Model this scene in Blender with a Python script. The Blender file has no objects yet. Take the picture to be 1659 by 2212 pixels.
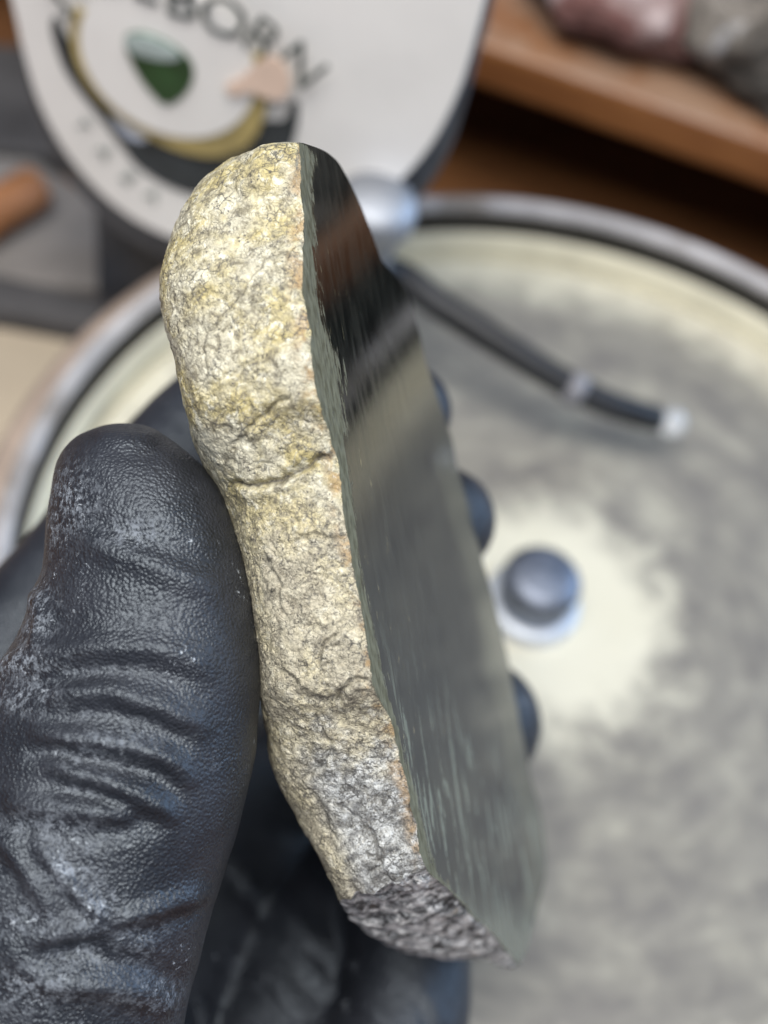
import bpy, bmesh, math
import numpy as np
from mathutils import Matrix, Vector

sc = bpy.context.scene
col = sc.collection
# ------------------------------------------------------------------ camera
# picture measured in a 1659 x 2212 grid; the lapping disc lies in z = 0, its centre at the origin
W, H, F = 1659.0, 2212.0, 3000.0
PITCH, ROLL, RIM = math.radians(54.017), math.radians(-14.973), 0.125
fw = np.array([0, math.cos(PITCH), -math.sin(PITCH)])
up = np.array([0, math.sin(PITCH), math.cos(PITCH)])
rt = np.array([1.0, 0, 0])
cr = math.cos(ROLL) * rt - math.sin(ROLL) * up
cd = -math.cos(ROLL) * up - math.sin(ROLL) * rt
dist = 2.643 * RIM
CAM = -(cr * (1170.6 - W / 2) * dist / F + cd * (1324.8 - H / 2) * dist / F + fw * dist)
cam_data = bpy.data.cameras.new('camera')
cam = bpy.data.objects.new('camera', cam_data)
col.objects.link(cam)
sc.camera = cam
m = Matrix.Identity(4)
for i in range(3):
    m[i][0], m[i][1], m[i][2], m[i][3] = cr[i], -cd[i], -fw[i], CAM[i]
cam.matrix_world = m
cam_data.sensor_fit = 'HORIZONTAL'
cam_data.sensor_width = 36.0
cam_data.lens = 36.0 * F / W
cam_data.clip_start, cam_data.clip_end = 0.01, 20
cam_data.dof.use_dof = True
cam_data.dof.focus_distance = 0.1475 * 1.15
cam_data.dof.aperture_fstop = 14.5
cam_data.dof.aperture_blades = 0

# ------------------------------------------------------------------ light
world = bpy.data.worlds.new('World'); sc.world = world
world.use_nodes = True
bg = world.node_tree.nodes['Background']
bg.inputs[0].default_value = (0.62, 0.74, 1.0, 1)
bg.inputs[1].default_value = 0.30

def area(name, loc, target, size, power, colour):
    d = bpy.data.lights.new(name, 'AREA'); d.shape = 'RECTANGLE'
    d.size, d.size_y = size; d.energy = power; d.color = colour
    o = bpy.data.objects.new(name, d); col.objects.link(o)
    o.location = loc
    o.rotation_euler = (Vector(target) - Vector(loc)).to_track_quat('-Z', 'Y').to_euler()
    return o
area('ceiling_lamp', (-0.12, -0.23, 0.87), (-0.03, 0.05, 0.0), (0.62, 0.50), 11.8, (1.0, 0.97, 0.92))
area('window', (1.0, 0.55, 0.50), (0.0, 0.0, 0.0), (0.8, 0.7), 10.0, (0.48, 0.70, 1.0))

sc.view_settings.view_transform = 'Standard'
sc.view_settings.look = 'None'
sc.view_settings.exposure = 0.0
sc.view_settings.gamma = 1.0
sc.render.engine = 'CYCLES'
sc.cycles.use_denoising = True
sc.cycles.max_bounces = 6
sc.cycles.use_adaptive_sampling = True
sc.cycles.adaptive_threshold = 0.02

# ------------------------------------------------------------------ helpers
def ray(u, v):
    u, v = np.asarray(u, float), np.asarray(v, float)
    return ((u - W / 2) / F)[..., None] * cr + ((v - H / 2) / F)[..., None] * cd + fw
def P(u, v, z):                       # point at depth z along the viewing axis
    return CAM + ray(u, v) * np.asarray(z, float)[..., None]
KS = 1.15                              # size of the hand and stone
def PK(u, v, z): return P(u, v, np.asarray(z, float) * KS)
def onz(u, v, z):
    r = ray(u, v); return CAM + r * ((z - CAM[2]) / r[..., 2])[..., None]
def ony(u, v, y):
    r = ray(u, v); return CAM + r * ((y - CAM[1]) / r[..., 1])[..., None]
def onplane(u, v, p0, n):
    r = ray(u, v); return CAM + r * (np.dot(p0 - CAM, n) / (r @ n))[..., None]
def uvz(p):
    q = p - CAM; z = q @ fw
    return W / 2 + F * (q @ cr) / z, H / 2 + F * (q @ cd) / z, z

def hash3(ix, iy, iz, seed):
    h = (ix.astype(np.int64) * 374761393 + iy.astype(np.int64) * 668265263 + iz.astype(np.int64) * 2147483647 + seed * 1274126177) & 0xFFFFFFFF
    h = ((h ^ (h >> 13)) * 1274126177) & 0xFFFFFFFF
    h = ((h ^ (h >> 16)) * 2246822519) & 0xFFFFFFFF
    h = h ^ (h >> 15)
    return (h & 0xFFFF) / 32767.5 - 1.0
def vnoise(p, seed=0):
    i = np.floor(p).astype(np.int64); f = p - i
    f = f * f * f * (f * (f * 6 - 15) + 10)
    r = 0
    for a in (0, 1):
        for b in (0, 1):
            for c in (0, 1):
                wgt = (f[:, 0] if a else 1 - f[:, 0]) * (f[:, 1] if b else 1 - f[:, 1]) * (f[:, 2] if c else 1 - f[:, 2])
                r = r + wgt * hash3(i[:, 0] + a, i[:, 1] + b, i[:, 2] + c, seed)
    return r
def fbm(p, n=4, seed=0, gain=0.5):
    r, a = 0, 1.0
    for k in range(n):
        r = r + a * vnoise(p * (2.03 ** k) + 17.3 * k, seed + k); a *= gain
    return r
def polydist(u, v, pts):
    """signed distance (positive below/right of the direction of travel) and 0..1 position along a polyline"""
    pts = np.array(pts, float); best = np.full(u.shape, 1e9); sgn = np.ones(u.shape); par = np.zeros(u.shape)
    seg = np.linalg.norm(np.diff(pts, axis=0), axis=1); cum = np.concatenate([[0], np.cumsum(seg)])
    for k in range(len(pts) - 1):
        a, b = pts[k], pts[k + 1]; d = b - a; L = seg[k]
        t = np.clip(((u - a[0]) * d[0] + (v - a[1]) * d[1]) / (L * L), 0, 1)
        dx, dy = u - a[0] - t * d[0], v - a[1] - t * d[1]
        dd = np.hypot(dx, dy); mk = dd < best
        best = np.where(mk, dd, best); sgn = np.where(mk, np.sign(d[0] * dy - d[1] * dx), sgn)
        par = np.where(mk, (cum[k] + t * L) / cum[-1], par)
    return best * sgn, par

def link(o, parent=None):
    col.objects.link(o)
    if parent is not None:
        o.parent = parent
        o.matrix_parent_inverse = parent.matrix_world.inverted()
    return o
def mesh(name, verts, faces, mat, parent=None, smooth=True, attrs=None):
    me = bpy.data.meshes.new(name)
    me.from_pydata([tuple(map(float, p)) for p in verts], [], [tuple(map(int, f)) for f in faces])
    me.update()
    if attrs:
        for k, arr in attrs.items():
            a = me.attributes.new(k, 'FLOAT', 'POINT'); a.data.foreach_set('value', np.asarray(arr, np.float32))
    if smooth:
        me.polygons.foreach_set('use_smooth', [True] * len(me.polygons))
    me.materials.append(mat)
    return link(bpy.data.objects.new(name, me), parent)
def thing(name, loc, label, cat, group=None):
    o = bpy.data.objects.new(name, None); col.objects.link(o)
    o.empty_display_size = 0.01
    o.location = tuple(map(float, loc)); o['label'] = label; o['category'] = cat
    o.matrix_world = Matrix.Translation(o.location)
    return o
def tag(o, label, cat):
    o['label'] = label; o['category'] = cat; return o
def grid_faces(nr, nc, wrap=False, off=0):
    f = []
    for r in range(nr - 1):
        for c in range(nc if wrap else nc - 1):
            c2 = (c + 1) % nc
            f.append((off + r * nc + c, off + r * nc + c2, off + (r + 1) * nc + c2, off + (r + 1) * nc + c))
    return f
def lathe(name, prof, centre, mat, parent=None, n=96, axis=None):
    cx = np.array(centre, float); v = []
    ax = np.array([0, 0, 1.0]) if axis is None else np.array(axis, float) / np.linalg.norm(axis)
    e1 = np.cross(ax, [0.3, 1, 0.2]); e1 /= np.linalg.norm(e1); e2 = np.cross(ax, e1)
    for r, z in prof:
        for k in range(n):
            a = 2 * math.pi * k / n
            v.append(cx + r * (math.cos(a) * e1 + math.sin(a) * e2) + z * ax)
    f = [(a, d, c, b) for a, b, c, d in grid_faces(len(prof), n, True)]
    return mesh(name, v, f, mat, parent)
def tube(name, pts, rads, mat, parent=None, n=20):
    pts = [np.array(p, float) for p in pts]; v = []
    ref = np.array([0.1, 0.3, 0.95])
    for k, p in enumerate(pts):
        t = pts[min(k + 1, len(pts) - 1)] - pts[max(k - 1, 0)]; t /= np.linalg.norm(t)
        e1 = np.cross(t, ref); e1 /= np.linalg.norm(e1); e2 = np.cross(t, e1)
        for j in range(n):
            a = 2 * math.pi * j / n
            v.append(p + rads[k] * (math.cos(a) * e1 + math.sin(a) * e2))
    f = grid_faces(len(pts), n, True)
    f.append(tuple(range(n))[::-1]); f.append(tuple((len(pts) - 1) * n + j for j in range(n)))
    return mesh(name, v, f, mat, parent)
def prism(name, outline, depth_vec, mat, parent=None, bevel=0.0):
    """outline: list of 3D points; extruded along depth_vec"""
    n = len(outline); o = [np.array(p, float) for p in outline]; d = np.array(depth_vec, float)
    v = o + [p + d for p in o]
    f = [tuple(range(n)), tuple(range(2 * n - 1, n - 1, -1))] + [(k, k + n, (k + 1) % n + n, (k + 1) % n) for k in range(n)]
    ob = mesh(name, v, f, mat, parent, smooth=False)
    bm = bmesh.new(); bm.from_mesh(ob.data); bmesh.ops.recalc_face_normals(bm, faces=bm.faces)
    if bevel:
        bmesh.ops.bevel(bm, geom=bm.edges[:] , offset=bevel, segments=3, profile=0.5, affect='EDGES', clamp_overlap=True)
    bm.to_mesh(ob.data); bm.free()
    return ob

# ------------------------------------------------------------------ materials
class N:
    def __init__(s, name):
        s.m = bpy.data.materials.new(name); s.m.use_nodes = True
        s.t = s.m.node_tree; s.b = s.t.nodes['Principled BSDF']
    def n(s, typ, ins=None, **kw):
        x = s.t.nodes.new(typ)
        for k, v in kw.items(): setattr(x, k, v)
        for k, v in (ins or {}).items():
            if isinstance(v, bpy.types.NodeSocket): s.t.links.new(v, x.inputs[k])
            else: x.inputs[k].default_value = v
        return x
    def obj(s, scale=(1, 1, 1), rot=(0, 0, 0)):
        c = s.n('ShaderNodeTexCoord')
        return s.n('ShaderNodeMapping', {0: c.outputs['Object'], 2: rot, 3: scale}).outputs[0]
    def noise(s, vec, scale, detail=4, rough=0.55, dist=0.0):
        return s.n('ShaderNodeTexNoise', {'Vector': vec, 'Scale': scale, 'Detail': detail, 'Roughness': rough, 'Distortion': dist}).outputs[0]
    def voro(s, vec, scale, feature='F1', rand=1.0):
        return s.n('ShaderNodeTexVoronoi', {'Vector': vec, 'Scale': scale, 'Randomness': rand}, feature=feature).outputs
    def ramp(s, fac, stops, interp='LINEAR'):
        r = s.n('ShaderNodeValToRGB', {0: fac}); e = r.color_ramp; e.interpolation = interp
        while len(e.elements) < len(stops): e.elements.new(0.5)
        for q, (p, c) in zip(e.elements, stops):
            q.position = p; q.color = (c, c, c, 1) if isinstance(c, (int, float)) else (*c, 1)
        return r.outputs[0]
    def mix(s, fac, a, b, mode='MIX'):
        x = s.n('ShaderNodeMix', data_type='RGBA', blend_type=mode)
        for i, v in ((0, fac), (6, a), (7, b)):
            if isinstance(v, bpy.types.NodeSocket): s.t.links.new(v, x.inputs[i])
            else: x.inputs[i].default_value = v if i == 0 else (*v, 1)
        return x.outputs[2]
    def math(s, op, a, b=0.0, c=0.0, clamp=False):
        x = s.n('ShaderNodeMath', {0: a, 1: b, 2: c}, operation=op); x.use_clamp = clamp; return x.outputs[0]
    def attr(s, name): return s.n('ShaderNodeAttribute', attribute_name=name).outputs['Fac']
    def smooth(s, x, a, b):
        r = s.n('ShaderNodeMapRange', {0: x, 1: a, 2: b}, interpolation_type='SMOOTHSTEP'); return r.outputs[0]
    def bump(s, h, strength, dist, prev=None):
        ins = {'Strength': strength, 'Distance': dist, 'Height': h}
        if prev is not None: ins['Normal'] = prev
        return s.n('ShaderNodeBump', ins).outputs[0]
    def set(s, **kw):
        names = dict(col='Base Color', rough='Roughness', metal='Metallic', spec='Specular IOR Level', ior='IOR', nor='Normal',
                     trans='Transmission Weight', coat='Coat Weight', coatr='Coat Roughness', sss='Subsurface Weight', sheen='Sheen Weight')
        for k, v in kw.items():
            i = s.b.inputs[names[k]]
            if isinstance(v, bpy.types.NodeSocket): s.t.links.new(v, i)
            else: i.default_value = (*v, 1) if isinstance(v, tuple) else v
        return s.m

def plain(name, c, rough=0.5, metal=0.0, var=0.15, scale=60.0, dark=None, bumpd=0.0):
    k = N(name); o = k.obj()
    f = k.noise(o, scale, 5, 0.6)
    cc = k.mix(k.smooth(f, 0.3, 0.7), tuple(x * (1 - var) for x in c), tuple(min(1, x * (1 + var)) for x in c))
    if dark: cc = k.mix(k.smooth(k.noise(o, scale * 0.35, 6, 0.65), 0.52, 0.72), cc, dark)
    k.set(col=cc, rough=k.ramp(f, [(0.3, rough * 0.8), (0.7, min(1, rough * 1.2))]), metal=metal)
    if bumpd: k.set(nor=k.bump(f, 0.6, bumpd))
    return k.m

# rind of the stone
k = N('rind'); o = k.obj()
v_, s_ = k.attr('row'), k.attr('across')
big = k.noise(o, 130, 4, 0.6, 0.4); mid = k.noise(o, 620, 5, 0.65, 0.6); fine = k.noise(o, 2600, 4, 0.7)
c = k.mix(k.smooth(big, 0.38, 0.62), (0.53, 0.50, 0.385), (0.50, 0.425, 0.20))
c = k.mix(k.smooth(mid, 0.52, 0.66), c, (0.74, 0.71, 0.56))
c = k.mix(k.math('MULTIPLY', k.smooth(mid, 0.48, 0.36), 0.8), c, (0.17, 0.15, 0.10))
c = k.mix(k.math('MULTIPLY', k.smooth(v_, 1000, 1250), 0.55), c, k.mix(k.smooth(big, 0.35, 0.6), (0.40, 0.355, 0.265), (0.62, 0.575, 0.46)))
blue = k.math('MULTIPLY', k.smooth(k.math('ADD', v_, k.math('MULTIPLY', k.noise(o, 260, 5, 0.65), 520)), 1760, 2010), k.smooth(k.math('ADD', s_, k.math('MULTIPLY', mid, 0.4)), 1.12, 0.80))
c = k.mix(k.math('MULTIPLY', blue, 0.8), c, k.mix(k.smooth(mid, 0.4, 0.6), (0.15, 0.165, 0.19), (0.52, 0.555, 0.59)))
brown = k.math('MULTIPLY', k.smooth(s_, 0.16, 0.02), k.smooth(k.noise(o, 330, 4, 0.6), 0.45, 0.6))
c = k.mix(k.math('MULTIPLY', brown, 0.75), c, (0.36, 0.23, 0.10))
warp = k.n('ShaderNodeVectorMath', {0: o, 1: k.n('ShaderNodeVectorMath', {0: k.n('ShaderNodeTexNoise', {'Vector': o, 'Scale': 900.0, 'Detail': 3.0}).outputs[1], 3: 0.0011}, operation='SCALE').outputs[0]}, operation='ADD').outputs[0]
e1 = k.voro(warp, 760, 'DISTANCE_TO_EDGE')[0]; e2 = k.voro(warp, 1900, 'DISTANCE_TO_EDGE')[0]
vm = k.smooth(k.noise(o, 260, 4, 0.6), 0.46, 0.66)
vein = k.math('MULTIPLY', k.smooth(e1, 0.085, 0.0), vm)
vein2 = k.math('MULTIPLY', k.smooth(e2, 0.12, 0.0), k.smooth(k.noise(o, 420, 4, 0.6), 0.42, 0.62))
c = k.mix(k.math('MULTIPLY', vein2, 0.7), c, (0.12, 0.105, 0.085))
c = k.mix(k.math('MULTIPLY', vein, 0.9), c, (0.05, 0.05, 0.052))
spot = k.math('MULTIPLY', k.smooth(k.voro(o, 1500)[0], 0.26, 0.14), k.smooth(k.noise(o, 210, 3), 0.50, 0.60))
c = k.mix(k.math('MULTIPLY', spot, 0.8), c, (0.05, 0.05, 0.055))
pep = k.math('MULTIPLY', k.smooth(k.noise(o, 1700, 6, 0.85, 0.5), 0.515, 0.575), k.smooth(k.noise(o, 190, 4, 0.65), 0.38, 0.58))
pep2 = k.math('MULTIPLY', k.smooth(k.noise(k.obj((1, 1, 0.45), (0.3, 0.5, 0.2)), 1500, 6, 0.85, 0.8), 0.525, 0.585), k.smooth(v_, 850, 1200))
c = k.mix(k.math('MULTIPLY', k.math('MAXIMUM', pep, pep2), 0.8), c, (0.065, 0.062, 0.054))
wht = k.smooth(k.noise(o, 2300, 5, 0.8), 0.57, 0.66)
c = k.mix(k.math('MULTIPLY', k.math('MULTIPLY', wht, k.smooth(k.noise(o, 170, 3), 0.45, 0.6)), 0.6), c, (0.82, 0.80, 0.72))
c = k.mix(k.attr('crack'), c, (0.055, 0.05, 0.045))
c = k.mix(0.6, c, k.ramp(fine, [(0.25, 0.35), (0.75, 0.72)]), 'OVERLAY')
hgt = k.math('ADD', k.math('MULTIPLY', fine, 0.6), k.math('ADD', mid, k.math('MULTIPLY', k.math('ADD', k.smooth(e2, 0.0, 0.25), k.smooth(e1, 0, 0.2)), 0.35)))
M_rind = k.set(col=c, rough=k.ramp(fine, [(0.3, 0.42), (0.7, 0.8)]), nor=k.bump(hgt, 0.75, 0.00018), spec=0.5)

# polished cut face
k = N('polished_jade')
q_, v_ = k.attr('across'), k.attr('row')
lat, aln = k.attr('lateral'), k.attr('along')
cv = k.n('ShaderNodeCombineXYZ', {0: k.math('MULTIPLY', lat, 0.55), 1: k.math('MULTIPLY', aln, 0.11), 2: 0.0}).outputs[0]
cv2 = k.n('ShaderNodeCombineXYZ', {0: k.math('MULTIPLY', lat, 1.5), 1: k.math('MULTIPLY', aln, 0.42), 2: 3.0}).outputs[0]
cv3 = k.n('ShaderNodeCombineXYZ', {0: k.math('ADD', k.math('MULTIPLY', lat, 0.42), k.math('MULTIPLY', aln, 0.05)), 1: k.math('MULTIPLY', aln, 0.075), 2: 9.0}).outputs[0]
st = k.noise(cv, 1.0, 5, 0.62, 0.25); st2 = k.noise(cv2, 1.0, 4, 0.6, 0.3)
c = k.mix(k.smooth(st, 0.35, 0.7), (0.008, 0.009, 0.008), (0.022, 0.024, 0.020))
fleck = k.math('MULTIPLY', k.math('MULTIPLY', k.smooth(st2, 0.62, 0.70), k.smooth(st, 0.45, 0.62)), k.smooth(q_, 0.6, 0.1))
c = k.mix(fleck, c, (0.30, 0.25, 0.13))
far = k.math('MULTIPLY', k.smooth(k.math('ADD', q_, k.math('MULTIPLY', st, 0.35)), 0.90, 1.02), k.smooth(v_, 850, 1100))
c = k.mix(k.math('MULTIPLY', far, 0.8), c, (0.085, 0.083, 0.055))  # pale reflection of the disc's cream centre, painted along the far edge
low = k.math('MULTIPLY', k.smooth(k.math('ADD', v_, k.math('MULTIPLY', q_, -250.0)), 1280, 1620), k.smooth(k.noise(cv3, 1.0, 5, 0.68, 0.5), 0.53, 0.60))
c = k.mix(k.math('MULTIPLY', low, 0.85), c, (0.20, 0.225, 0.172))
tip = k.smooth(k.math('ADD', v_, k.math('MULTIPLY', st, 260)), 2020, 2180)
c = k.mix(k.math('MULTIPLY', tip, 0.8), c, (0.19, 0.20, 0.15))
skin = k.attr('skin'); skn = k.smooth(k.math('ADD', skin, k.math('ADD', k.math('MULTIPLY', k.math('SUBTRACT', st2, 0.5), 0.6), k.math('MULTIPLY', k.math('SUBTRACT', st, 0.5), 0.9))), 0.42, 0.60)
skc = k.mix(k.smooth(st2, 0.35, 0.62), (0.085, 0.082, 0.04), (0.21, 0.21, 0.14))
skc = k.mix(k.smooth(k.noise(cv2, 2.2, 4, 0.7), 0.55, 0.68), skc, (0.10, 0.11, 0.09))
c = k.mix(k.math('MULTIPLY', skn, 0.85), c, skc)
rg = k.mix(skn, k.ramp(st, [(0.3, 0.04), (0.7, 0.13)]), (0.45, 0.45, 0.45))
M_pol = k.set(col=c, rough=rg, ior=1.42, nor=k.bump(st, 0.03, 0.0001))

# broken end
k = N('broken_rock'); o = k.obj((1, 1, 1), (0.4, 0.3, 0.9))
st = k.obj((1, 0.3, 1), (0.5, 0.2, 0.7))
a = k.noise(st, 560, 6, 0.75, 0.7); b = k.voro(st, 1100)[1]
c = k.ramp(a, [(0.40, (0.022, 0.024, 0.026)), (0.46, (0.14, 0.15, 0.155)), (0.51, (0.44, 0.46, 0.47)), (0.57, (0.92, 0.92, 0.90))])
c = k.mix(k.math('MULTIPLY', k.smooth(k.noise(o, 400, 3), 0.62, 0.74), 0.7), c, (0.20, 0.15, 0.09))
M_brk = k.set(col=c, rough=k.ramp(a, [(0.4, 0.6), (0.65, 0.28)]), nor=k.bump(a, 1.0, 0.00025), spec=0.6)

# glove
k = N('black_glove'); o = k.obj()
warp = k.n('ShaderNodeVectorMath', {0: o, 1: k.n('ShaderNodeVectorMath', {0: k.n('ShaderNodeTexNoise', {'Vector': o, 'Scale': 700.0, 'Detail': 2.0}).outputs[1], 3: 0.0005}, operation='SCALE').outputs[0]}, operation='ADD').outputs[0]
pe = k.n('ShaderNodeTexVoronoi', {'Vector': warp, 'Scale': 2500.0, 'Smoothness': 0.5}, feature='SMOOTH_F1').outputs[0]
fl = k.noise(o, 5200, 3, 0.6); blot = k.noise(o, 95, 5, 0.62, 0.4)
c = k.mix(k.smooth(blot, 0.35, 0.65), (0.012, 0.013, 0.017), (0.021, 0.022, 0.028))
dm = k.math('MULTIPLY', k.smooth(k.noise(o, 120, 5, 0.68, 0.5), 0.62, 0.76), k.smooth(k.math('ADD', pe, k.math('MULTIPLY', fl, 0.35)), 0.50, 0.75))
pat = k.smooth(k.noise(o, 800, 5, 0.8), 0.46, 0.60)
dm = k.math('MAXIMUM', dm, k.math('MULTIPLY', k.attr('dust'), k.smooth(k.math('ADD', pe, k.math('MULTIPLY', fl, 0.6)), 0.42, 0.78)))
dm = k.math('MULTIPLY', dm, pat)
c = k.mix(k.math('MULTIPLY', dm, 0.55), c, (0.38, 0.42, 0.48))
fleck = k.math('MULTIPLY', k.smooth(k.noise(o, 1050, 4, 0.8, 1.0), 0.600, 0.635), k.math('MAXIMUM', k.attr('dust'), k.smooth(k.noise(o, 110, 3), 0.60, 0.70)))
c = k.mix(k.math('MULTIPLY', fleck, 0.85), c, (0.55, 0.60, 0.66))
nn = k.bump(k.math('ADD', k.math('MULTIPLY', pe, -1.0), k.math('MULTIPLY', fl, 0.2)), 0.9, 0.00018)
M_glove = k.set(col=c, rough=k.mix(dm, k.ramp(blot, [(0.3, 0.38), (0.7, 0.50)]), (0.85, 0.85, 0.85)), nor=nn, spec=0.75)
k.b.inputs['Specular Tint'].default_value = (0.80, 0.90, 1.0, 1)

# lapping disc: cream with grey slurry smeared round it
k = N('lapping_disc'); tc = k.n('ShaderNodeTexCoord').outputs['Object']
sp = k.n('ShaderNodeSeparateXYZ', {0: tc})
r = k.math('SQRT', k.math('ADD', k.math('POWER', sp.outputs[0], 2.0), k.math('POWER', sp.outputs[1], 2.0)))
an = k.math('ARCTAN2', sp.outputs[1], sp.outputs[0])
pol = k.n('ShaderNodeCombineXYZ', {0: k.math('MULTIPLY', r, 75.0), 1: k.math('MULTIPLY', k.math('SINE', an), 1.3), 2: k.math('MULTIPLY', k.math('COSINE', an), 1.3)}).outputs[0]
sm = k.noise(pol, 1.3, 6, 0.62, 0.7); bl = k.noise(tc, 95, 5, 0.62, 0.3)
rr = k.math('ADD', r, k.math('MULTIPLY', k.math('SUBTRACT', bl, 0.5), 0.035))
band = k.math('MULTIPLY', k.smooth(rr, 0.020, 0.042), k.smooth(rr, 0.116, 0.096))
slur = k.math('MULTIPLY', band, k.ramp(k.math('ADD', k.math('MULTIPLY', sm, 0.45), k.math('MULTIPLY', bl, 0.55)), [(0.34, 0.55), (0.46, 0.80), (0.60, 1.0)]))
c = k.mix(k.noise(tc, 30, 3), (0.58, 0.55, 0.43), (0.66, 0.64, 0.54))
c = k.mix(slur, c, k.mix(bl, (0.115, 0.108, 0.100), (0.205, 0.194, 0.180)))
M_lap = k.set(col=c, rough=k.ramp(slur, [(0.0, 0.55), (1.0, 0.36)]), nor=k.bump(sm, 0.2, 0.0005))

M_lapc = plain('cream_liner', (0.66, 0.63, 0.50), 0.5, var=0.12, scale=50, dark=(0.40, 0.38, 0.33))
M_rim = plain('pan_rim_plastic', (0.40, 0.39, 0.40), 0.45, var=0.18, scale=60, dark=(0.15, 0.125, 0.10))
M_panin = plain('pan_grime_and_shade', (0.028, 0.026, 0.023), 0.55, var=0.4, scale=60)  # dark grime, with the shade inside the pan wall painted in
M_panout = plain('pan_outer_tan', (0.38, 0.30, 0.245), 0.5, var=0.15)
M_steel = plain('worn_steel', (0.23, 0.255, 0.31), 0.55, 1.0, 0.12, 150)
M_wash = plain('pale_washer', (0.62, 0.66, 0.72), 0.5, 0.6, 0.1, 150)
M_chrome = plain('chrome', (0.42, 0.44, 0.48), 0.58, 1.0, 0.05, 60)
M_clip = plain('grey_clip', (0.20, 0.20, 0.22), 0.5)
M_black = plain('black_rubber_tube', (0.012, 0.013, 0.016), 0.5, var=0.3)
M_white = plain('white_panel', (0.88, 0.865, 0.845), 0.4, var=0.05, scale=28)
M_dkbody = plain('dark_grey_body', (0.075, 0.08, 0.092), 0.45, var=0.2)
M_ink = plain('dark_green_ink', (0.06, 0.075, 0.07), 0.7, var=0.2)
M_inkp = plain('pale_ink', (0.20, 0.24, 0.22), 0.5)
M_gold = plain('gold_ink', (0.42, 0.33, 0.13), 0.4, var=0.25, scale=90)
M_rockink = plain('grey_ink', (0.035, 0.04, 0.043), 0.8, var=0.5, scale=110)
M_peach = plain('peach_ink', (0.84, 0.64, 0.52), 0.5, var=0.12)
M_gemd = plain('deep_green_ink', (0.030, 0.085, 0.028), 0.4, var=0.35, scale=120)
M_geml = plain('pale_green_ink', (0.42, 0.50, 0.49), 0.4, var=0.2, scale=160)
M_bluei = plain('pale_blue_ink', (0.50, 0.55, 0.66), 0.5)

k = N('warm_wood'); o = k.obj((1.2, 9, 9))
g = k.noise(o, 14, 6, 0.6, 1.2)
c = k.mix(k.smooth(g, 0.3, 0.7), (0.19, 0.070, 0.022), (0.30, 0.125, 0.042))
dst = k.noise(k.obj(), 55, 5, 0.6)
nz = k.n('ShaderNodeSeparateXYZ', {0: k.n('ShaderNodeNewGeometry').outputs['Normal']}).outputs[2]
c = k.mix(k.math('MULTIPLY', k.math('MULTIPLY', k.smooth(dst, 0.32, 0.62), k.smooth(nz, 0.5, 0.95)), 0.45), c, (0.42, 0.34, 0.27))
M_wood = k.set(col=c, rough=0.45, nor=k.bump(g, 0.2, 0.0005))
k = N('brown_table'); o = k.obj((1.0, 7, 1)); g = k.noise(o, 10, 6, 0.6, 1.0)
M_table = k.set(col=k.mix(k.smooth(g, 0.3, 0.7), (0.10, 0.042, 0.016), (0.20, 0.085, 0.03)), rough=0.5)
M_char = plain('charcoal_mat', (0.055, 0.053, 0.055), 0.7, var=0.25, scale=40)
M_dusty = plain('dusty_grey', (0.20, 0.185, 0.175), 0.8, var=0.2, scale=35)
M_beige = plain('beige_board', (0.44, 0.37, 0.28), 0.7, var=0.12, scale=25)
M_orange = plain('orange_wood', (0.29, 0.125, 0.05), 0.5, var=0.25, scale=70)
k = N('pink_rock'); o = k.obj(); g = k.noise(o, 60, 6, 0.65, 0.8)
M_pink = k.set(col=k.ramp(g, [(0.36, (0.09, 0.04, 0.035)), (0.46, (0.24, 0.11, 0.10)), (0.55, (0.30, 0.20, 0.19)), (0.66, (0.52, 0.43, 0.43))]), rough=0.75, nor=k.bump(g, 1.0, 0.006))
k = N('grey_rock'); o = k.obj(); g = k.noise(o, 55, 6, 0.68, 0.6)
M_grey = k.set(col=k.ramp(g, [(0.38, (0.04, 0.037, 0.034)), (0.50, (0.14, 0.125, 0.108)), (0.60, (0.28, 0.25, 0.22)), (0.68, (0.60, 0.60, 0.62))]), rough=0.75, nor=k.bump(g, 1.0, 0.006))
k = N('water'); M_water = k.set(col=(0.93, 0.96, 1.0), rough=0.05, ior=1.33, trans=0.7)  # part-opaque white puts the drop's highlight into its colour
k = N('clear_plastic'); M_clear = k.set(col=(0.85, 0.9, 0.95), rough=0.12, ior=1.45, trans=0.6)

# ================================================================== setting
TZ = -0.035
tb = prism('table', [(-0.9, -0.7, TZ), (0.9, -0.7, TZ), (0.9, 0.75, TZ), (-0.9, 0.75, TZ)], (0, 0, -0.03), M_table)
tb['kind'] = 'structure'

# ------------------------------------------------------------------ lapping machine
mach = thing('lapping_machine', (0, 0, TZ), 'round lapping machine with cream disc, grey slurry and steel centre knob', 'machine')
RZ = 0.0154
lathe('splash_pan', [(0.0, -0.020), (0.1185, -0.020), (0.1215, -0.016), (0.1222, 0.0), (0.1222, RZ - 0.0024)], (0, 0, 0), M_panin, mach, 160)
lathe('pan_liner', [(0.1180, -0.004), (0.1192, 0.001), (0.1198, 0.0045), (0.1202, 0.0058), (0.1210, 0.0062)], (0, 0, 0), M_lapc, mach, 160)
lathe('pan_rim', [(0.1222, RZ - 0.0025), (0.1224, RZ - 0.0016), (0.1234, RZ - 0.0003), (0.1248, RZ + 0.0004), (0.1262, RZ - 0.0003), (0.1271, RZ - 0.0018), (0.1280, RZ - 0.006)], (0, 0, 0), M_rim, mach, 160)
lathe('outer_wall', [(0.1279, RZ - 0.006), (0.1300, RZ - 0.0065), (0.1335, RZ - 0.0075), (0.1340, RZ - 0.012), (0.130, TZ + 0.004), (0.130, TZ)], (0, 0, 0), M_panout, mach, 160)
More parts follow.
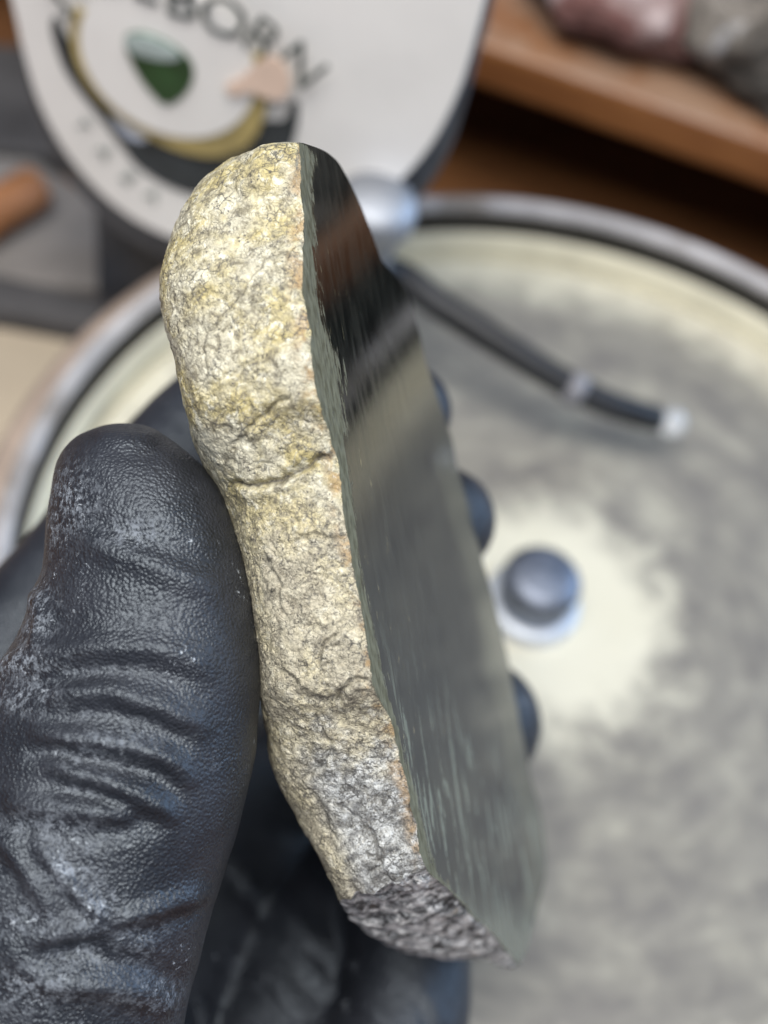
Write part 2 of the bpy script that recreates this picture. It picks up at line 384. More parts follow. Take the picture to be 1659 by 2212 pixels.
lathe('lapping_disc', [(0.0, 0.0), (0.04, 0.0), (0.08, 0.0), (0.1150, 0.0), (0.1170, -0.0006), (0.1176, -0.002), (0.1176, -0.010), (0.05, -0.010), (0.0, -0.010)], (0, 0, 0), M_lap, mach, 160)
lathe('spindle', [(0.02, -0.0201), (0.02, -0.0101)], (0, 0, 0), M_steel, mach, 48)
kb = lathe('centre_knob', [(0.0, 0.0148), (0.0055, 0.0146), (0.0080, 0.0138), (0.0092, 0.0120), (0.0094, 0.0098), (0.0088, 0.0080), (0.0086, 0.0034)], (-0.0030, 0.0012, 0), M_steel, mach, 64)
lathe('washer', [(0.0085, 0.0036), (0.0104, 0.0036), (0.0113, 0.0030), (0.0115, 0.0), ], (-0.0030, 0.0012, 0), M_wash, kb, 64)

# ------------------------------------------------------------------ tank with the round emblem
Y0 = 0.066
def tk(u, v, dy=0.0): return ony(u, v, Y0) + np.array([0, dy, 0])
def chaikin(pts, n=2, closed=False):
    p = [np.array(q, float) for q in pts]
    for _ in range(n):
        o = [] if closed else [p[0]]
        for i in range(len(p) if closed else len(p) - 1):
            a, b = p[i], p[(i + 1) % len(p)]
            o += [0.75 * a + 0.25 * b, 0.25 * a + 0.75 * b]
        if not closed: o.append(p[-1])
        p = o
    return p
tank = thing('water_tank', tk(480, 545), 'white drip tank with rounded bottom and a round green gem emblem', 'tank')
plate_uv = chaikin([(-15, -160), (25, 5), (52, 130), (85, 235), (150, 350), (250, 455), (370, 520), (500, 548), (640, 535), (760, 480), (860, 400), (935, 315), (992, 200), (1020, 110), (1048, 0), (1090, -160)], 2)
body_uv = chaikin([(-25, -160), (12, 5), (38, 150), (62, 260), (125, 395), (225, 510), (350, 585), (500, 615), (650, 610), (760, 570), (870, 490), (940, 400), (985, 300), (1006, 200), (1030, 110), (1058, 0), (1100, -160)], 2)
po = [tk(u, v) for u, v in plate_uv]
bo = [tk(u, v, 0.0035) for u, v in body_uv]
plate = prism('front_panel', po, (0, 0.003, 0), M_white, tank, 0.0009)
prism('tank_body', bo, (0, 0.035, 0), M_dkbody, tank, 0.002)
# support foot from the tank down to the table, outside the pan
bz = np.array(tk(430, 600, 0.03))
fx, fy = -0.128, 0.098
prism('support_bracket', [(fx - 0.012, fy - 0.01, TZ), (fx + 0.012, fy - 0.01, TZ), (fx + 0.012, fy + 0.008, TZ), (fx - 0.012, fy + 0.008, TZ)], (0, 0, 0.09), M_dkbody, tank)

# emblem on the panel, in panel coordinates (x, z)
def fit_circle(uvs):
    p = np.array([tk(u, v) for u, v in uvs]); A = np.c_[2 * p[:, 0], 2 * p[:, 2], np.ones(len(p))]
    s = np.linalg.lstsq(A, p[:, 0] ** 2 + p[:, 2] ** 2, rcond=None)[0]
    return s[0], s[1], math.sqrt(s[2] + s[0] ** 2 + s[1] ** 2)
cx, cz, cR = fit_circle([(179, 60), (180, 119), (193, 149), (244, 202), (298, 247), (372, 283), (446, 286), (497, 274), (537, 237), (550, 197)])
LAY = 0.0006
def decal(name, pts, mat, lay, parent=plate):
    """thin printed film standing proud of the panel"""
    return prism(name, [np.array([x, Y0 - LAY * lay, z]) for x, z in pts], (0, LAY * 0.9, 0), mat, parent)
def ringband(a0, a1, r0, r1, n=40):
    o, i = [], []
    for j in range(n + 1):
        a = math.radians(a0 + (a1 - a0) * j / n); t = j / n
        ro = r1(t) if callable(r1) else r1; ri = r0(t) if callable(r0) else r0
        o.append((cx + cR * ro * math.cos(a), cz + cR * ro * math.sin(a))); i.append((cx + cR * ri * math.cos(a), cz + cR * ri * math.sin(a)))
    return o + i[::-1]
def uvpoly(uvs, n=2): return [(p[0], p[2]) for p in (tk(u, v) for u, v in chaikin(uvs, n, True))]
decal('dark_rock_band', uvpoly([(108, 45), (125, 110), (149, 164), (208, 238), (268, 318), (300, 362), (387, 412), (470, 425), (560, 400), (620, 340), (642, 285), (648, 215), (628, 215), (618, 262), (580, 258), (540, 270), (480, 300), (400, 310), (330, 290), (250, 235), (190, 165), (165, 110), (135, 60), (122, 30)]), M_rockink, 1)
decal('pale_patch', uvpoly([(238, 222), (262, 232), (318, 282), (322, 300), (285, 298), (250, 262)]), M_bluei, 2)
decal('gold_ring', ringband(160, 382, 0.985, lambda t: 1.10 + 0.20 * math.exp(-((t - 0.66) / 0.16) ** 2)), M_gold, 3)
decal('white_disc', ringband(0, 360, 0.0, 0.985)[:41], M_white, 4)
decal('gem', uvpoly([(270, 66), (300, 50), (345, 62), (395, 88), (428, 125), (424, 165), (395, 200), (365, 212), (340, 190), (305, 145)], 2), M_gemd, 5)
decal('gem_highlight', uvpoly([(275, 62), (310, 54), (352, 66), (398, 94), (400, 110), (360, 112), (310, 100), (285, 84)], 2), M_geml, 6)
decal('peach_patch', uvpoly([(490, 165), (530, 150), (560, 120), (590, 98), (620, 110), (640, 160), (620, 200), (575, 190), (550, 175), (510, 190)], 2), M_peach, 6)
def letter(ch, uv, uv2, size, mat):
    cu = bpy.data.curves.new('glyph', 'FONT'); cu.body = ch; cu.size = size; cu.align_x = 'CENTER'; cu.align_y = 'CENTER'; cu.extrude = 0.0001; cu.offset = 0.0
    tmp = bpy.data.objects.new('glyph', cu); col.objects.link(tmp)
    dg = bpy.context.evaluated_depsgraph_get(); me = bpy.data.meshes.new_from_object(tmp.evaluated_get(dg))
    bpy.data.objects.remove(tmp)
    p, q = tk(*uv), tk(*uv2); a = math.atan2(q[2] - p[2], q[0] - p[0])
    ob = bpy.data.objects.new('letter', me); me.materials.clear(); me.materials.append(mat)
    link(ob, None)
    ob.matrix_world = Matrix.Translation((p[0], Y0 - (0.0030 if size > 0.01 else 0.0006), p[2])) @ Matrix.Rotation(-a, 4, 'Y') @ Matrix.Rotation(math.pi / 2, 4, 'X')
    mw = ob.matrix_world.copy(); ob.parent = plate; ob.matrix_world = mw
    return ob
for ch, a, b in (('J', (118, -40), (165, -72)), ('A', (178, -78), (235, -92)), ('D', (252, -76), (312, -70)), ('E', (326, -50), (396, -25)), ('B', (400, -14), (475, 10)), ('O', (490, 24), (558, 54)), ('R', (574, 68), (630, 106)), ('N', (654, 126), (702, 172))):
    letter(ch, a, b, 0.0135, M_ink)
for ch, a, b in (('T', (179, 266), (205, 300)), ('A', (226, 327), (252, 356)), ('Z', (277, 381), (304, 402)), ('A', (330, 421), (358, 438))):
    letter(ch, a, b, 0.0052, M_inkp)

# valve under the tank and the black drip tube
vt = tk(822, 425, -0.008)
valve = lathe('valve', [(0.0, 0.0085), (0.0055, 0.0082), (0.0088, 0.0066), (0.0098, 0.0035), (0.0095, 0.0), (0.0078, -0.003), (0.0064, -0.006), (0.0060, -0.0215), (0.0, -0.022)], vt, M_chrome, tank, 48)
tube('valve_neck', [vt + np.array([0, 0.004, 0.001]), vt + np.array([0, 0.014, 0.001])], [0.003, 0.003], M_chrome, valve, 16)
t0 = np.array([vt[0], vt[1], vt[2] - 0.021])
def lapz(u, v, z): return onz(u, v, z)
z0 = t0[2]
t1 = onz(862, 588, 0.036 if z0 > 0.036 else z0)
tp = [t0 + np.array([0, 0, 0.003]), t1]
uvs = [(930, 645), (1010, 697), (1090, 748), (1165, 795), (1240, 838), (1310, 872), (1370, 892), (1420, 905)]
zs = np.linspace(t1[2] - 0.002, 0.014, len(uvs))
tp += [onz(u, v, z) for (u, v), z in zip(uvs, zs)]
tp = chaikin(tp, 2)
tb_ = tube('drip_tube', tp, np.linspace(0.0041, 0.0033, len(tp)), M_black, tank, 20)
cp = onz(1240, 840, zs[4]); cdn = onz(1310, 872, zs[5]) - onz(1165, 795, zs[3]); cdn /= np.linalg.norm(cdn)
tube('tube_clip', [cp - cdn * 0.0022, cp + cdn * 0.0022], [0.0041, 0.0041], M_clip, tb_, 24)
drop_c = onz(1452, 914, zs[-1] - 0.0005)
dr = lathe('water_drop', [(0.0, 0.0038), (0.0022, 0.0033), (0.0035, 0.0015), (0.0036, -0.0004), (0.0026, -0.0026), (0.0, -0.0037)], drop_c, M_water, None, 32)
tag(dr, 'bright water drop hanging from the tip of the black drip tube', 'water drop')

# ------------------------------------------------------------------ wooden shelf with rocks, back right
sh = thing('wooden_shelf', (0.15, 0.30, TZ), 'warm brown wooden shelf board with a dark gap beneath, behind the pan', 'shelf')
SZ = 0.030
prism('shelf_board', [(-0.30, 0.200, SZ), (0.55, 0.090, SZ), (0.55, 0.55, SZ), (-0.30, 0.55, SZ)], (0, 0, -0.016), M_wood, sh, 0.003)
prism('back_panel', [(-0.30, 0.36, TZ), (0.55, 0.25, TZ), (0.55, 0.26, TZ), (-0.30, 0.37, TZ)], (0, 0, SZ - 0.0175 - TZ), M_table, sh)
prism('end_panel', [(0.53, 0.15, TZ), (0.55, 0.15, TZ), (0.55, 0.249, TZ), (0.53, 0.249, TZ)], (0, 0, SZ - 0.0175 - TZ), M_table, sh)
def rock(name, base, rad, mat, seed, label):
    bm = bmesh.new(); bmesh.ops.create_icosphere(bm, subdivisions=5, radius=1.0)
    v = np.array([x.co for x in bm.verts]); n1 = fbm(v * 1.3 + seed, 4, seed); n2 = fbm(v * 4 + seed, 3, seed + 9)
    v = v * (1 + 0.22 * n1 + 0.05 * n2)[:, None] * np.array(rad)
    v[:, 2] = np.maximum(v[:, 2], -rad[2] * 0.62); v[:, 2] += rad[2] * 0.62
    for x, p in zip(bm.verts, v): x.co = p
    me = bpy.data.meshes.new(name); bm.to_mesh(me); bm.free()
    me.polygons.foreach_set('use_smooth', [True] * len(me.polygons)); me.materials.append(mat)
    ob = link(bpy.data.objects.new(name, me)); ob.location = base
    return tag(ob, label, 'rock')
b1 = onz(1335, 60, SZ); rock('rock', (b1[0] + 0.002, b1[1] + 0.008, SZ + 0.0004), (0.036, 0.030, 0.024), M_pink, 3, 'pinkish red rough rock sitting on the wooden shelf')
b2 = onz(1645, 165, SZ); rock('rock', (b2[0] + 0.008, b2[1] + 0.010, SZ + 0.0004), (0.040, 0.036, 0.034), M_grey, 8, 'grey beige rough rock at the right on the wooden shelf')

# ------------------------------------------------------------------ things on the table at the left
def slab(name, uvs, h, mat, bevel=0.001):
    o = [onz(u, v, TZ + h) for u, v in uvs]
    return prism(name, [p - np.array([0, 0, h - 0.0004]) for p in o], (0, 0, h - 0.0004), mat, None, bevel)
tag(slab('beige_board', [(-700, 640), (30, 690), (330, 700), (330, 1250), (-700, 1250)], 0.004, M_beige), 'pale beige board on the table left of the pan', 'board')
tag(slab('cloth', [(-500, 260), (60, 330), (420, 560), (420, 640), (-500, 560)], 0.006, M_dusty, 0.002), 'dusty grey cloth lying on the table beneath the tank', 'cloth')
tag(slab('charcoal_bar', [(-400, 545), (0, 585), (250, 645), (200, 705), (0, 668), (-400, 630)], 0.012, M_char, 0.003), 'charcoal grey bar lying between grey cloth and beige board', 'bar')
tag(slab('charcoal_tray', [(-500, 70), (60, 95), (300, 200), (300, 360), (110, 330), (-500, 270)], 0.010, M_char, 0.002), 'dark charcoal tray on the table left of the tank', 'tray')
s0, s1 = onz(-140, 540, TZ + 0.013), onz(82, 402, TZ + 0.013)
sp_ = chaikin([s0, s0 * 0.97 + s1 * 0.03, s0 * 0.05 + s1 * 0.95, s1], 2)
tag(tube('wooden_stick', sp_, 0.005 + 0.0022 * np.sin(np.linspace(0.1, 3.0, len(sp_))), M_orange, None, 20), 'orange wooden handle lying on the grey cloth at left edge', 'handle')

# ================================================================== the stone
p1, p2, p3 = PK(647, 310, 0.1462), PK(917, 1879, 0.1515), PK(1055, 1237, 0.210)
pn = np.cross(p2 - p1, p3 - p1); pn /= np.linalg.norm(pn)
if pn @ cr < 0: pn = -pn
KEYS = [  # edge, left outline, far edge, skin width (picture grid)
 (646,309, 640,308, 655,309, 1.0), (646,330, 575,313, 700,324, .8), (646,360, 505,338, 735,352, .55), (647,405, 440,390, 765,410, .28),
 (651,450, 398,448, 790,470, .24), (655,496, 370,502, 808,520, .22), (652,552, 356,555, 825,570, .21), (653,588, 352,582, 856,596, .20), (655,631, 350,612, 888,646, .19),
 (665,711, 360,700, 909,713, .16), (671,786, 378,785, 922,790, .30), (687,869, 398,868, 950,870, .24), (715,949, 422,955, 978,945, .13),
 (727,990, 445,1012, 988,999, .09), (734,1043, 478,1066, 1000,1045, .10), (744,1110, 500,1125, 1017,1110, .11), (755,1189, 522,1200, 1040,1190, .07),
 (773,1289, 545,1295, 1067,1289, .06), (785,1368, 556,1375, 1085,1370, .07), (797,1430, 562,1440, 1097,1430, .09), (805,1480, 566,1495, 1106,1480, .12),
 (838,1543, 568,1560, 1117,1543, .05), (859,1612, 578,1625, 1133,1612, .05), (876,1694, 605,1700, 1152,1694, .06), (898,1780, 655,1785, 1170,1780, .07),
 (909,1853, 703,1875, 1178,1853, .10), (922,1880, 735,1948, 1178,1895, .10),
 (971,1917, 752,1985, 1172,1935, .04), (1031,1986, 830,2036, 1158,1985, .04), (1075,2030, 949,2074, 1145,2030, .05), (1100,2062, 1040,2070, 1134,2062, .1), (1117,2081, 1100,2094, 1126,2078, .3)]
K = np.array(KEYS, float); NRK = 26           # row 25 is the ridge of the broken end
cum = np.concatenate([[0], np.cumsum(np.hypot(np.diff(K[:, 0]), np.diff(K[:, 1])) + 0.5 * np.hypot(np.diff(K[:, 2]), np.diff(K[:, 3])))])
def sample(ts):
    out = np.stack([np.interp(ts, cum, K[:, j]) for j in range(7)], 1)
    return out
def smooth_rows(a, n):
    for _ in range(n):
        b = a.copy(); b[1:-1] = 0.25 * a[:-2] + 0.5 * a[1:-1] + 0.25 * a[2:]; a = b
    return a
NR1, NR2 = 760, 120
rows1 = smooth_rows(sample(np.linspace(cum[0], cum[NRK], NR1)), 60)
rows2 = sample(np.linspace(cum[NRK], cum[-1], NR2)); rows2[0] = rows1[-1]; rows2[1:] = smooth_rows(rows2, 6)[1:]
rows = np.vstack([rows1, rows2[1:]]); NR = len(rows)
# small chips along the cut edge, and an uneven outline
tt = np.arange(NR)
jit = fbm(np.c_[tt * 0.035, tt * 0 + 3, tt * 0], 5, 5, 0.6)
edge_amp = np.clip(np.minimum(tt, NR - 1 - tt) / 40.0, 0, 1)
jit = 4.5 * jit * edge_amp
rows[:, 2] += 2.5 * fbm(np.c_[tt * 0.02, tt * 0 + 9, tt * 0], 2, 6) * edge_amp
rows[:, 4] += 4.0 * fbm(np.c_[tt * 0.02, tt * 0 + 1, tt * 0], 3, 7) * edge_amp
E3 = onplane(rows[:, 0] + jit, rows[:, 1], p1, pn); F3 = onplane(rows[:, 4], rows[:, 5], p1, pn)
zE = (onplane(rows[:, 0], rows[:, 1], p1, pn) - CAM) @ fw
wl = np.hypot(rows[:, 2] - rows[:, 0], rows[:, 3] - rows[:, 1])
Dp = 0.0105 * KS * np.clip(wl / 260.0, 0, 1) ** 0.8
vv = rows[:, 1]
Dp = Dp * (1 - 0.25 * np.clip((vv - 1500) / 400, 0, 1))
stone = thing('jade_stone', PK(900, 1700, 0.17), 'rough cream rinded jade slab with a dark polished cut face, held in hand', 'stone')
NC = 170
s = np.linspace(0, 1, NC); a = np.sin(s * math.pi / 2) ** 0.9
pw = 2.6
dep = 1 - (1 - np.minimum(a, 1) ** pw) ** (1 / pw)
U = rows[:, 0, None] + (rows[:, 2] - rows[:, 0])[:, None] * a + jit[:, None] * np.exp(-a / 0.035); V = rows[:, 1, None] + (rows[:, 3] - rows[:, 1])[:, None] * a
V = V + (9 * fbm(np.c_[a * 9, a * 0, a * 0 + 4], 3, 77))[None, :] * np.exp(-((tt - NR1 + 1) / 22.0) ** 2)[:, None] * np.clip(a * 8, 0, 1)[None, :] * np.clip((1 - a) * 8, 0, 1)[None, :]
Z = zE[:, None] + Dp[:, None] * dep
G = P(U, V, Z)                                   # NR x NC x 3
def normals(g):
    dr = np.gradient(g, axis=0); dc = np.gradient(g, axis=1); n = np.cross(dr, dc)
    n /= np.linalg.norm(n, axis=2, keepdims=True) + 1e-12
    if (n[g.shape[0] // 2, 10] @ fw) > 0: n = -n
    return n
nrm = smooth_rows(normals(G), 4)
flat = G.reshape(-1, 3) * 1000.0
uf, vf = U.ravel(), V.ravel(); af = np.tile(a, NR); rf = np.repeat(tt, NC)
low1 = fbm(flat / 11.0, 3, 21); mid1 = fbm(flat / 3.2, 4, 22, 0.55); fin = fbm(flat / 0.8, 3, 23, 0.6)
rid = 1 - np.abs(fbm(flat / 2.1, 3, 24))
ANG = flat / 1.7 + 0.8 * np.stack([vnoise(flat / 2.0, 31), vnoise(flat / 2.0, 32), vnoise(flat / 2.0, 33)], 1)
fac = np.abs(vnoise(ANG, 40)) + 0.5 * np.abs(vnoise(ANG * 2.1, 41))
disp = (0.65 - 0.35 * np.clip((vf - 1000) / 150, 0, 1)) * low1 + 0.18 * mid1 + 0.050 * fin + 0.20 * (fac - 0.4) + 0.08 * rid
CR = [ ([(735,985),(690,995),(645,1018),(590,1040),(540,1052),(470,1050)], 10, .95, .85), ([(660,530),(600,540),(562,560),(545,595),(515,640),(470,682),(446,725),(440,800),(430,890)], 4, .30, .75),
  ([(650,590),(570,610),(520,650)], 6, .25, .2), ([(560,770),(520,800),(470,830)], 5, .25, .3), ([(640,850),(590,880),(540,930),(500,960)], 6, .3, .3),
  ([(812,1478),(770,1470),(742,1492),(735,1525)], 7, .6, .6), ([(600,1440),(640,1500),(700,1520),(735,1500)], 7, .4, .3), ([(690,1560),(720,1600),(690,1660),(640,1690)], 7, .4, .4),
  ([(560,1180),(600,1250),(610,1340)], 6, .3, .3), ([(730,1360),(700,1400),(680,1450)], 5, .4, .5), ([(800,1780),(820,1830),(818,1870),(790,1900)], 5, .4, .8),
  ([(660,1700),(700,1760),(720,1840)], 7, .35, .3), ([(460,400),(520,420),(590,400)], 10, .3, .1), ([(620,1180),(680,1150),(740,1170)], 6, .3, .25)]
wob_u = 10 * vnoise(flat / 2.2, 51) + 4 * vnoise(flat / 0.7, 53); wob_v = 10 * vnoise(flat / 2.2, 52) + 4 * vnoise(flat / 0.7, 54)
crack = np.zeros(len(uf))
for pts, w_, amp, dk in CR:
    d_, par = polydist(uf + wob_u, vf + wob_v, pts); tap = np.clip(np.minimum(par, 1 - par) * 8, 0.15, 1)
    g_ = np.exp(-(d_ / w_) ** 2)
    disp -= amp * g_ * tap; disp += 0.35 * amp * np.exp(-((d_ + 2 * w_) / (1.6 * w_)) ** 2) * tap
    crack = np.maximum(crack, dk * tap * np.exp(-(d_ / (0.45 * w_)) ** 2))
isbrk = rf >= NR1 - 1
brk = 0.25 * mid1 + 0.28 * (fac - 0.4) + 0.05 * fin + 0.7 * low1
disp = np.where(isbrk, brk, disp)
fade = np.clip(af / 0.06, 0, 1) * np.clip(rf / 25.0, 0, 1) * np.clip((NR - 1 - rf) / 12.0, 0, 1)
fade = np.where(np.abs(rf - NR1 + 1) < 4, fade * 0.6, fade) * (1 - 0.45 * af ** 6)
G = G + (nrm.reshape(-1, 3) * (disp * fade * 0.001 * KS)[:, None]).reshape(G.shape)
# back: from the left outline round to the far edge
NB = 26
tb2 = np.linspace(0, 1, NB + 1)[1:]
L3 = G[:, -1]
B3 = L3 + (F3 - E3) * 0.92
back = ((1 - tb2) ** 2)[None, :, None] * L3[:, None] + (2 * tb2 * (1 - tb2))[None, :, None] * (B3 + (B3 - 0.5 * (L3 + F3)) * 0.55)[:, None] + (tb2 ** 2)[None, :, None] * F3[:, None]
GB = np.concatenate([G, back], 1); NCB = NC + NB
acr = np.concatenate([a, np.full(NB, 1.0)])
crk = np.concatenate([crack.reshape(NR, NC), np.zeros((NR, NB))], 1)
rowv = np.concatenate([V, np.repeat(rows[:, 3:4], NB, 1)], 1)
def strip(name, g, r0, r1, mat, attrs):
    sub = g[r0:r1]; nr, nc = sub.shape[:2]
    f = grid_faces(nr, nc)
    at = {k_: v2[r0:r1].ravel() for k_, v2 in attrs.items()}
    return mesh(name, sub.reshape(-1, 3), f, mat, stone, True, at)
strip('rind', GB, 0, NR1, M_rind, {'row': rowv, 'across': np.tile(acr, (NR, 1)), 'crack': crk})
strip('broken_end', GB, NR1 - 1, NR, M_brk, {'row': rowv})
NQ = 90
qq = np.linspace(0, 1, NQ) ** 1.6
FG = E3[:, None] * (1 - qq)[None, :, None] + F3[:, None] * qq[None, :, None]
# the saw line leaves the face very slightly dished near the rind
skw = np.maximum(rows[:, 6], 0.02)
skin = np.clip(1.0 - 0.5 * qq[None, :] / (0.62 * skw[:, None]), 0, 1)
ax1 = (p2 - p1) / np.linalg.norm(p2 - p1); ax2 = np.cross(pn, ax1); ax2 *= np.sign(ax2 @ fw)
FR = FG[:, ::-1]
strip('polished_face', FR, 0, NR, M_pol, {'lateral': 1000 * ((FR - p1) @ ax2), 'along': 1000 * ((FR - p1) @ ax1), 'row': np.repeat(rows[:, 1:2], NQ, 1), 'across': np.tile(qq[::-1], (NR, 1)), 'skin': skin[:, ::-1]})

# ================================================================== gloved hand
tmpv, tmpf = [], []
def add_loft(ringsl):
    off = len(tmpv); n = len(ringsl[0])
    for r in ringsl: tmpv.extend(r)
    tmpf.extend(grid_faces(len(ringsl), n, True, off)); tmpf.append(tuple(off + j for j in range(n))[::-1]); tmpf.append(tuple(off + (len(ringsl) - 1) * n + j for j in range(n)))
TH = np.array([(914,246,290,.1560,.0022),(918,222,318,.1558,.0042),(925,200,335,.1556,.0056),(940,160,358,.1552,.0072),(965,136,394,.1548,.0087),(1000,119,434,.1543,.0097),(1044,110,469,.1538,.0103),(1095,103,495,.1533,.0107),
  (1168,97,520,.1528,.0110),(1237,90,538,.1524,.0112),(1285,60,545,.1522,.0114),(1320,54,550,.1520,.0115),(1394,28,562,.1518,.0118),(1459,-20,566,.1515,.0122),(1540,-60,560,.1513,.0126),(1626,-95,553,.1512,.0130),(1700,-120,538,.1511,.0134),
  (1790,-150,517,.1512,.0138),(1837,-165,502,.1513,.0140),(1913,-190,477,.1516,.0144),(2015,-215,444,.1520,.0148),(2081,-230,429,.1524,.0150),(2124,-240,415,.1528,.0152),(2212,-260,398,.1535,.0156),(2330,-300,395,.155,.017),(2480,-320,400,.160,.020)], float)
rl = []
for v in np.concatenate([[914, 916, 919], np.arange(923, 2480, 12)]):
    L_, R_, zc, rz = [np.interp(v, TH[:, 0], TH[:, j]) for j in (1, 2, 3, 4)]
    ph = np.linspace(0, 2 * math.pi, 72, endpoint=False); e_ = 2 / 2.25
    cx_ = np.sign(np.cos(ph)) * np.abs(np.cos(ph)) ** e_; cy_ = np.sign(np.sin(ph)) * np.abs(np.sin(ph)) ** e_
    rl.append(list(PK((L_ + R_) / 2 + (R_ - L_) / 2 * cx_, np.full(72, v), zc + rz * cy_)))
add_loft(rl)
def chain(pts):
    c3 = [PK(u, v, z) for u, v, z, r in pts]; rad = [r * 0.001 * KS for *_, r in pts]
    cc, rr_ = [], []
    for k_ in range(len(c3) - 1):
        n_ = 14
        for j in range(n_):
            t = j / n_; cc.append(c3[k_] * (1 - t) + c3[k_ + 1] * t); rr_.append(rad[k_] * (1 - t) + rad[k_ + 1] * t)
    cc.append(c3[-1]); rr_.append(rad[-1])
    cc, rr_ = smooth_rows(np.array(cc), 12), np.array(rr_)
    d0, d1 = cc[0] - cc[1], cc[-1] - cc[-2]; d0 /= np.linalg.norm(d0); d1 /= np.linalg.norm(d1)
    cap = np.linspace(0, math.pi / 2, 9)[:-1][::-1]
    C_ = [cc[0] + d0 * rr_[0] * math.sin(x) for x in cap] + list(cc[1:-1]) + [cc[-1] + d1 * rr_[-1] * math.sin(x) for x in cap[::-1]]
    R_ = [rr_[0] * math.cos(x) for x in cap] + list(rr_[1:-1]) + [rr_[-1] * math.cos(x) for x in cap[::-1]]
    rl, ref = [], fw
    for k_, c_ in enumerate(C_):
        t = C_[min(k_ + 1, len(C_) - 1)] - C_[max(k_ - 1, 0)]; t = t / np.linalg.norm(t)
        e1 = np.cross(t, ref); e1 /= np.linalg.norm(e1); e2 = np.cross(t, e1)
        ph = np.linspace(0, 2 * math.pi, 36, endpoint=False)
        rl.append([c_ + max(R_[k_], 2e-4) * (math.cos(x) * e1 + math.sin(x) * e2) for x in ph])
    add_loft(rl)
chain([(-330,1780,.196,14), (-120,1590,.195,12.5), (114,1332,.197,10.4), (300,1110,.203,10.5), (492,902,.211,10.2), (690,838,.217,9.0), (868,890,.2045,7.6)])
chain([(-250,1980,.205,14), (100,1620,.213,12.5), (500,1310,.226,10.4), (790,1130,.226,9.6), (952,1125,.2135,8.6)])
chain([(-100,2150,.208,15), (220,1900,.218,13), (620,1660,.235,11), (900,1570,.240,11), (1026,1562,.2290,11)])
chain([(560,2500,.205,16), (800,2350,.206,12.5), (876,2200,.208,9.8), (884,2060,.213,9.7), (820,1960,.222,9.2)])
chain([(100,2600,.200,24), (200,2200,.214,20), (420,1960,.226,17), (520,1760,.236,14)])
chain([(620,2650,.206,24), (600,2300,.217,17), (650,2080,.222,14), (720,1950,.230,11)])
chain([(-330,2300,.175,20), (-250,1950,.185,18), (-180,1700,.190,15)])
chain([(-60,2500,.178,20), (60,2800,.19,25), (150,3050,.20,26)])
chain([(540,2600,.204,24), (450,2850,.202,26), (400,3050,.205,26)])
me = bpy.data.meshes.new('hand_base'); me.from_pydata([tuple(map(float, p)) for p in tmpv], [], tmpf); me.update()
ob = bpy.data.objects.new('hand_base', me); col.objects.link(ob)
md = ob.modifiers.new('r', 'REMESH'); md.mode = 'VOXEL'; md.voxel_size = 0.00110
md = ob.modifiers.new('s', 'SMOOTH'); md.factor = 0.5; md.iterations = 9
md = ob.modifiers.new('d', 'SUBSURF'); md.levels = 1; md.render_levels = 1
dg = bpy.context.evaluated_depsgraph_get()
hm = bpy.data.meshes.new_from_object(ob.evaluated_get(dg)); bpy.data.objects.remove(ob)
nv = len(hm.vertices); hv = np.empty(nv * 3); hm.vertices.foreach_get('co', hv); hv = hv.reshape(-1, 3)
hn = np.empty(nv * 3); hm.vertex_normals.foreach_get('vector', hn); hn = hn.reshape(-1, 3)
hu, hw, hz = uvz(hv); hz = hz / KS
facing = np.clip(-(hn @ fw) * 2.2 + 0.25, 0, 1)
thumb = facing * np.clip((0.166 - hz) / 0.010, 0, 1)
hp = hv * 1000
D = 0.10 * fbm(hp / 9.0, 3, 61) + 0.05 * fbm(hp / 3.0, 2, 62)
def z6(pts): return [(x * .3638, 768 + y * .3638) for x, y in pts]
def z7(pts): return [(x * .3638, 1444 + y * .3638) for x, y in pts]
WR = [  # ridge lines of the wrinkles on the thumb: points, half width, height in mm, valley share
 (z6([(560,470),(700,500),(850,500),(960,470)]), 14, .30, .5), (z6([(430,1110),(620,1150),(800,1210),(1000,1290),(1200,1370),(1330,1430)]), 24, .42, -.8),
 (z6([(0,1800),(130,1815),(260,1800),(420,1760),(640,1720),(860,1730),(1100,1790),(1300,1890)]), 24, .60, .9), (z6([(200,1380),(240,1560),(220,1760)]), 16, .5, .6),
 (z7([(250,190),(420,165),(700,155),(950,215),(1160,330),(1240,410)]), 20, .60, .9), (z7([(150,370),(450,415),(750,465),(950,515),(1090,600),(1180,700)]), 19, .70, 1.0),
 (z7([(250,560),(450,610),(650,655),(850,745),(980,835),(1060,930)]), 20, .62, 1.0), (z7([(0,780),(200,830),(450,850),(680,850),(900,820)]), 22, .55, .9),
 (z7([(640,1500),(800,1470),(950,1430),(1120,1365),(1240,1290)]), 17, .60, .8), (z7([(-60,1690),(120,1660),(250,1620),(480,1560),(640,1505)]), 24, .60, 1.0),
 (z7([(210,1000),(300,1150),(400,1270),(520,1400),(640,1500)]), 15, .50, .7), (z7([(-60,1800),(200,1800),(400,1840),(700,1890),(900,1940),(1020,2020)]), 26, .70, -1.0),
 (z7([(-50,980),(60,1050),(160,1200),(260,1380),(330,1480)]), 20, .40, .7)]
wu, ww = hu + 7 * vnoise(hp / 4.0, 71), hw + 7 * vnoise(hp / 4.0, 72)
sel = thumb > 0.01
T_ = np.zeros(nv)
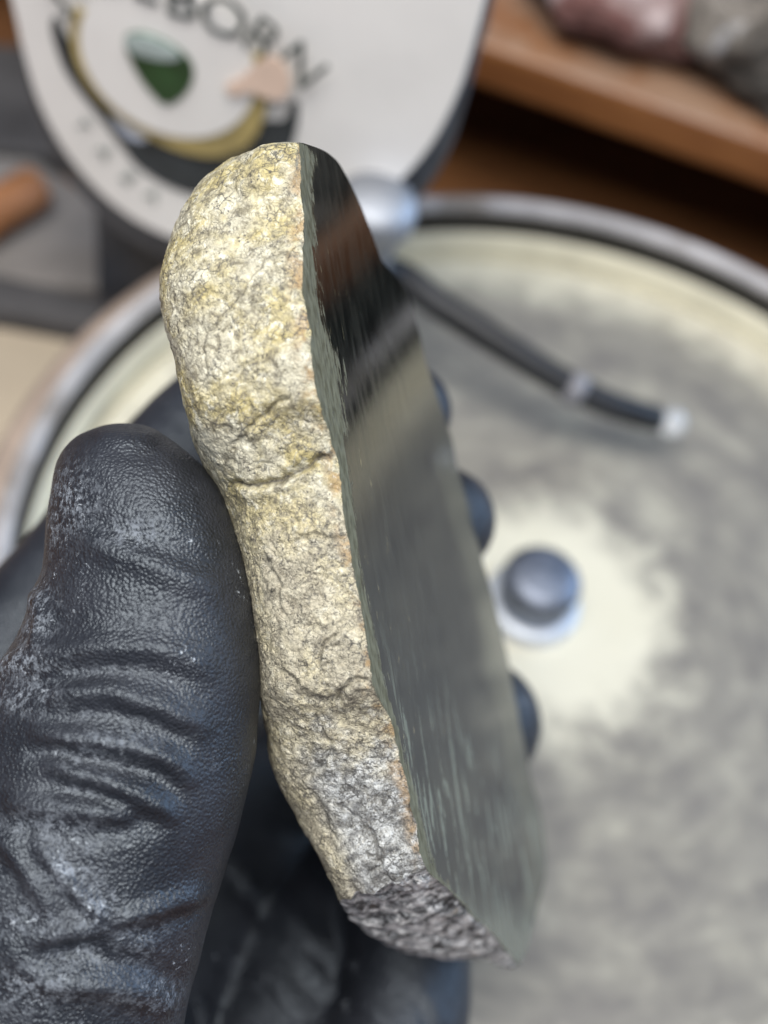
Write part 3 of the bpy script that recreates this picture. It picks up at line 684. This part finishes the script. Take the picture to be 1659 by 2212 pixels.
for pts, w_, amp, val in WR:
    d_, par = polydist(wu[sel], ww[sel], pts); tap = np.clip(np.minimum(par, 1 - par) * 5, 0, 1) ** 0.7
    vs = 1 if val > 0 else -1
    w_ = 1.2 * w_
    T_[sel] += amp * tap * (np.exp(-(d_ / (1.05 * w_)) ** 2) - 0.62 * abs(val) * np.exp(-((d_ - vs * 1.7 * w_) / (0.95 * w_)) ** 2))
D = D + 1.5 * T_ * thumb
# folds across the palm and fingers deeper in
FO = [([(440,1800),(600,1960),(760,2212)], 26, 1.2), ([(560,1900),(720,2060),(830,2230)], 22, 1.0), ([(480,2050),(600,2130),(700,2260)], 24, 1.1), ([(420,2140),(440,2180),(445,2260)], 16, 1.5), ([(700,2120),(800,2180),(900,2260)], 22, 0.9), ([(880,2100),(930,2160),(960,2240)], 18, .7), ([(0,1300),(60,1290),(120,1260)], 24, .6), ([(330,860),(400,890),(440,940)], 18, .5)]
deep = np.clip((hz - 0.168) / 0.008, 0, 1) * facing
sel = deep > 0.01
X_ = np.zeros(nv)
for pts, w_, amp in FO:
    d_, par = polydist(wu[sel], ww[sel], pts); tap = np.clip(np.minimum(par, 1 - par) * 4, 0, 1)
    X_[sel] += 0.35 * amp * tap * (np.exp(-(d_ / w_) ** 2) - 0.8 * np.exp(-((d_ - 1.4 * w_) / (0.8 * w_)) ** 2))
D = D + X_ * deep
hv2 = hv + hn * (D * 0.001 * KS)[:, None]
hm.vertices.foreach_set('co', hv2.astype(np.float32).ravel())
# rock dust caught on the thumb
dust = np.zeros(nv)
for (x, y, rx, ry, st_) in [(150,1080,60,70,.8),(110,1140,45,60,.6),(290,1150,70,30,.8),(70,1330,45,90,.9),(40,1430,90,30,1.0),(60,1500,90,40,.7),(110,1780,90,40,.7),(150,1870,60,60,.9),(210,1960,50,50,.9),(60,1990,100,40,.6),(60,2130,110,50,.8),(260,1600,90,30,.5),(330,2150,90,40,.6),(180,1640,60,40,.5),(300,2030,60,60,.4)]:
    dust = np.maximum(dust, st_ * np.exp(-((hu - x) / rx) ** 2 - ((hw - y) / ry) ** 2))
crease = np.clip(-T_ * 2.2, 0, 1) * np.clip((420 - hu) / 250, 0, 1) * 0.6
dust = np.clip(np.maximum(dust * 1.15, crease), 0, 1) * thumb
at = hm.attributes.new('dust', 'FLOAT', 'POINT'); at.data.foreach_set('value', dust.astype(np.float32))
hm.polygons.foreach_set('use_smooth', [True] * len(hm.polygons))
hm.materials.clear(); hm.materials.append(M_glove); hm.update()
hm.name = 'gloved_hand'
hand = link(bpy.data.objects.new('gloved_hand', hm))
tag(hand, 'hand in a wrinkled dusty black glove, thumb pressing the stone from the left', 'hand')
print('hand verts', nv, 'cam', CAM, 'circle', cx, cz, cR, 'valve', vt, 'tube', t0, t1)
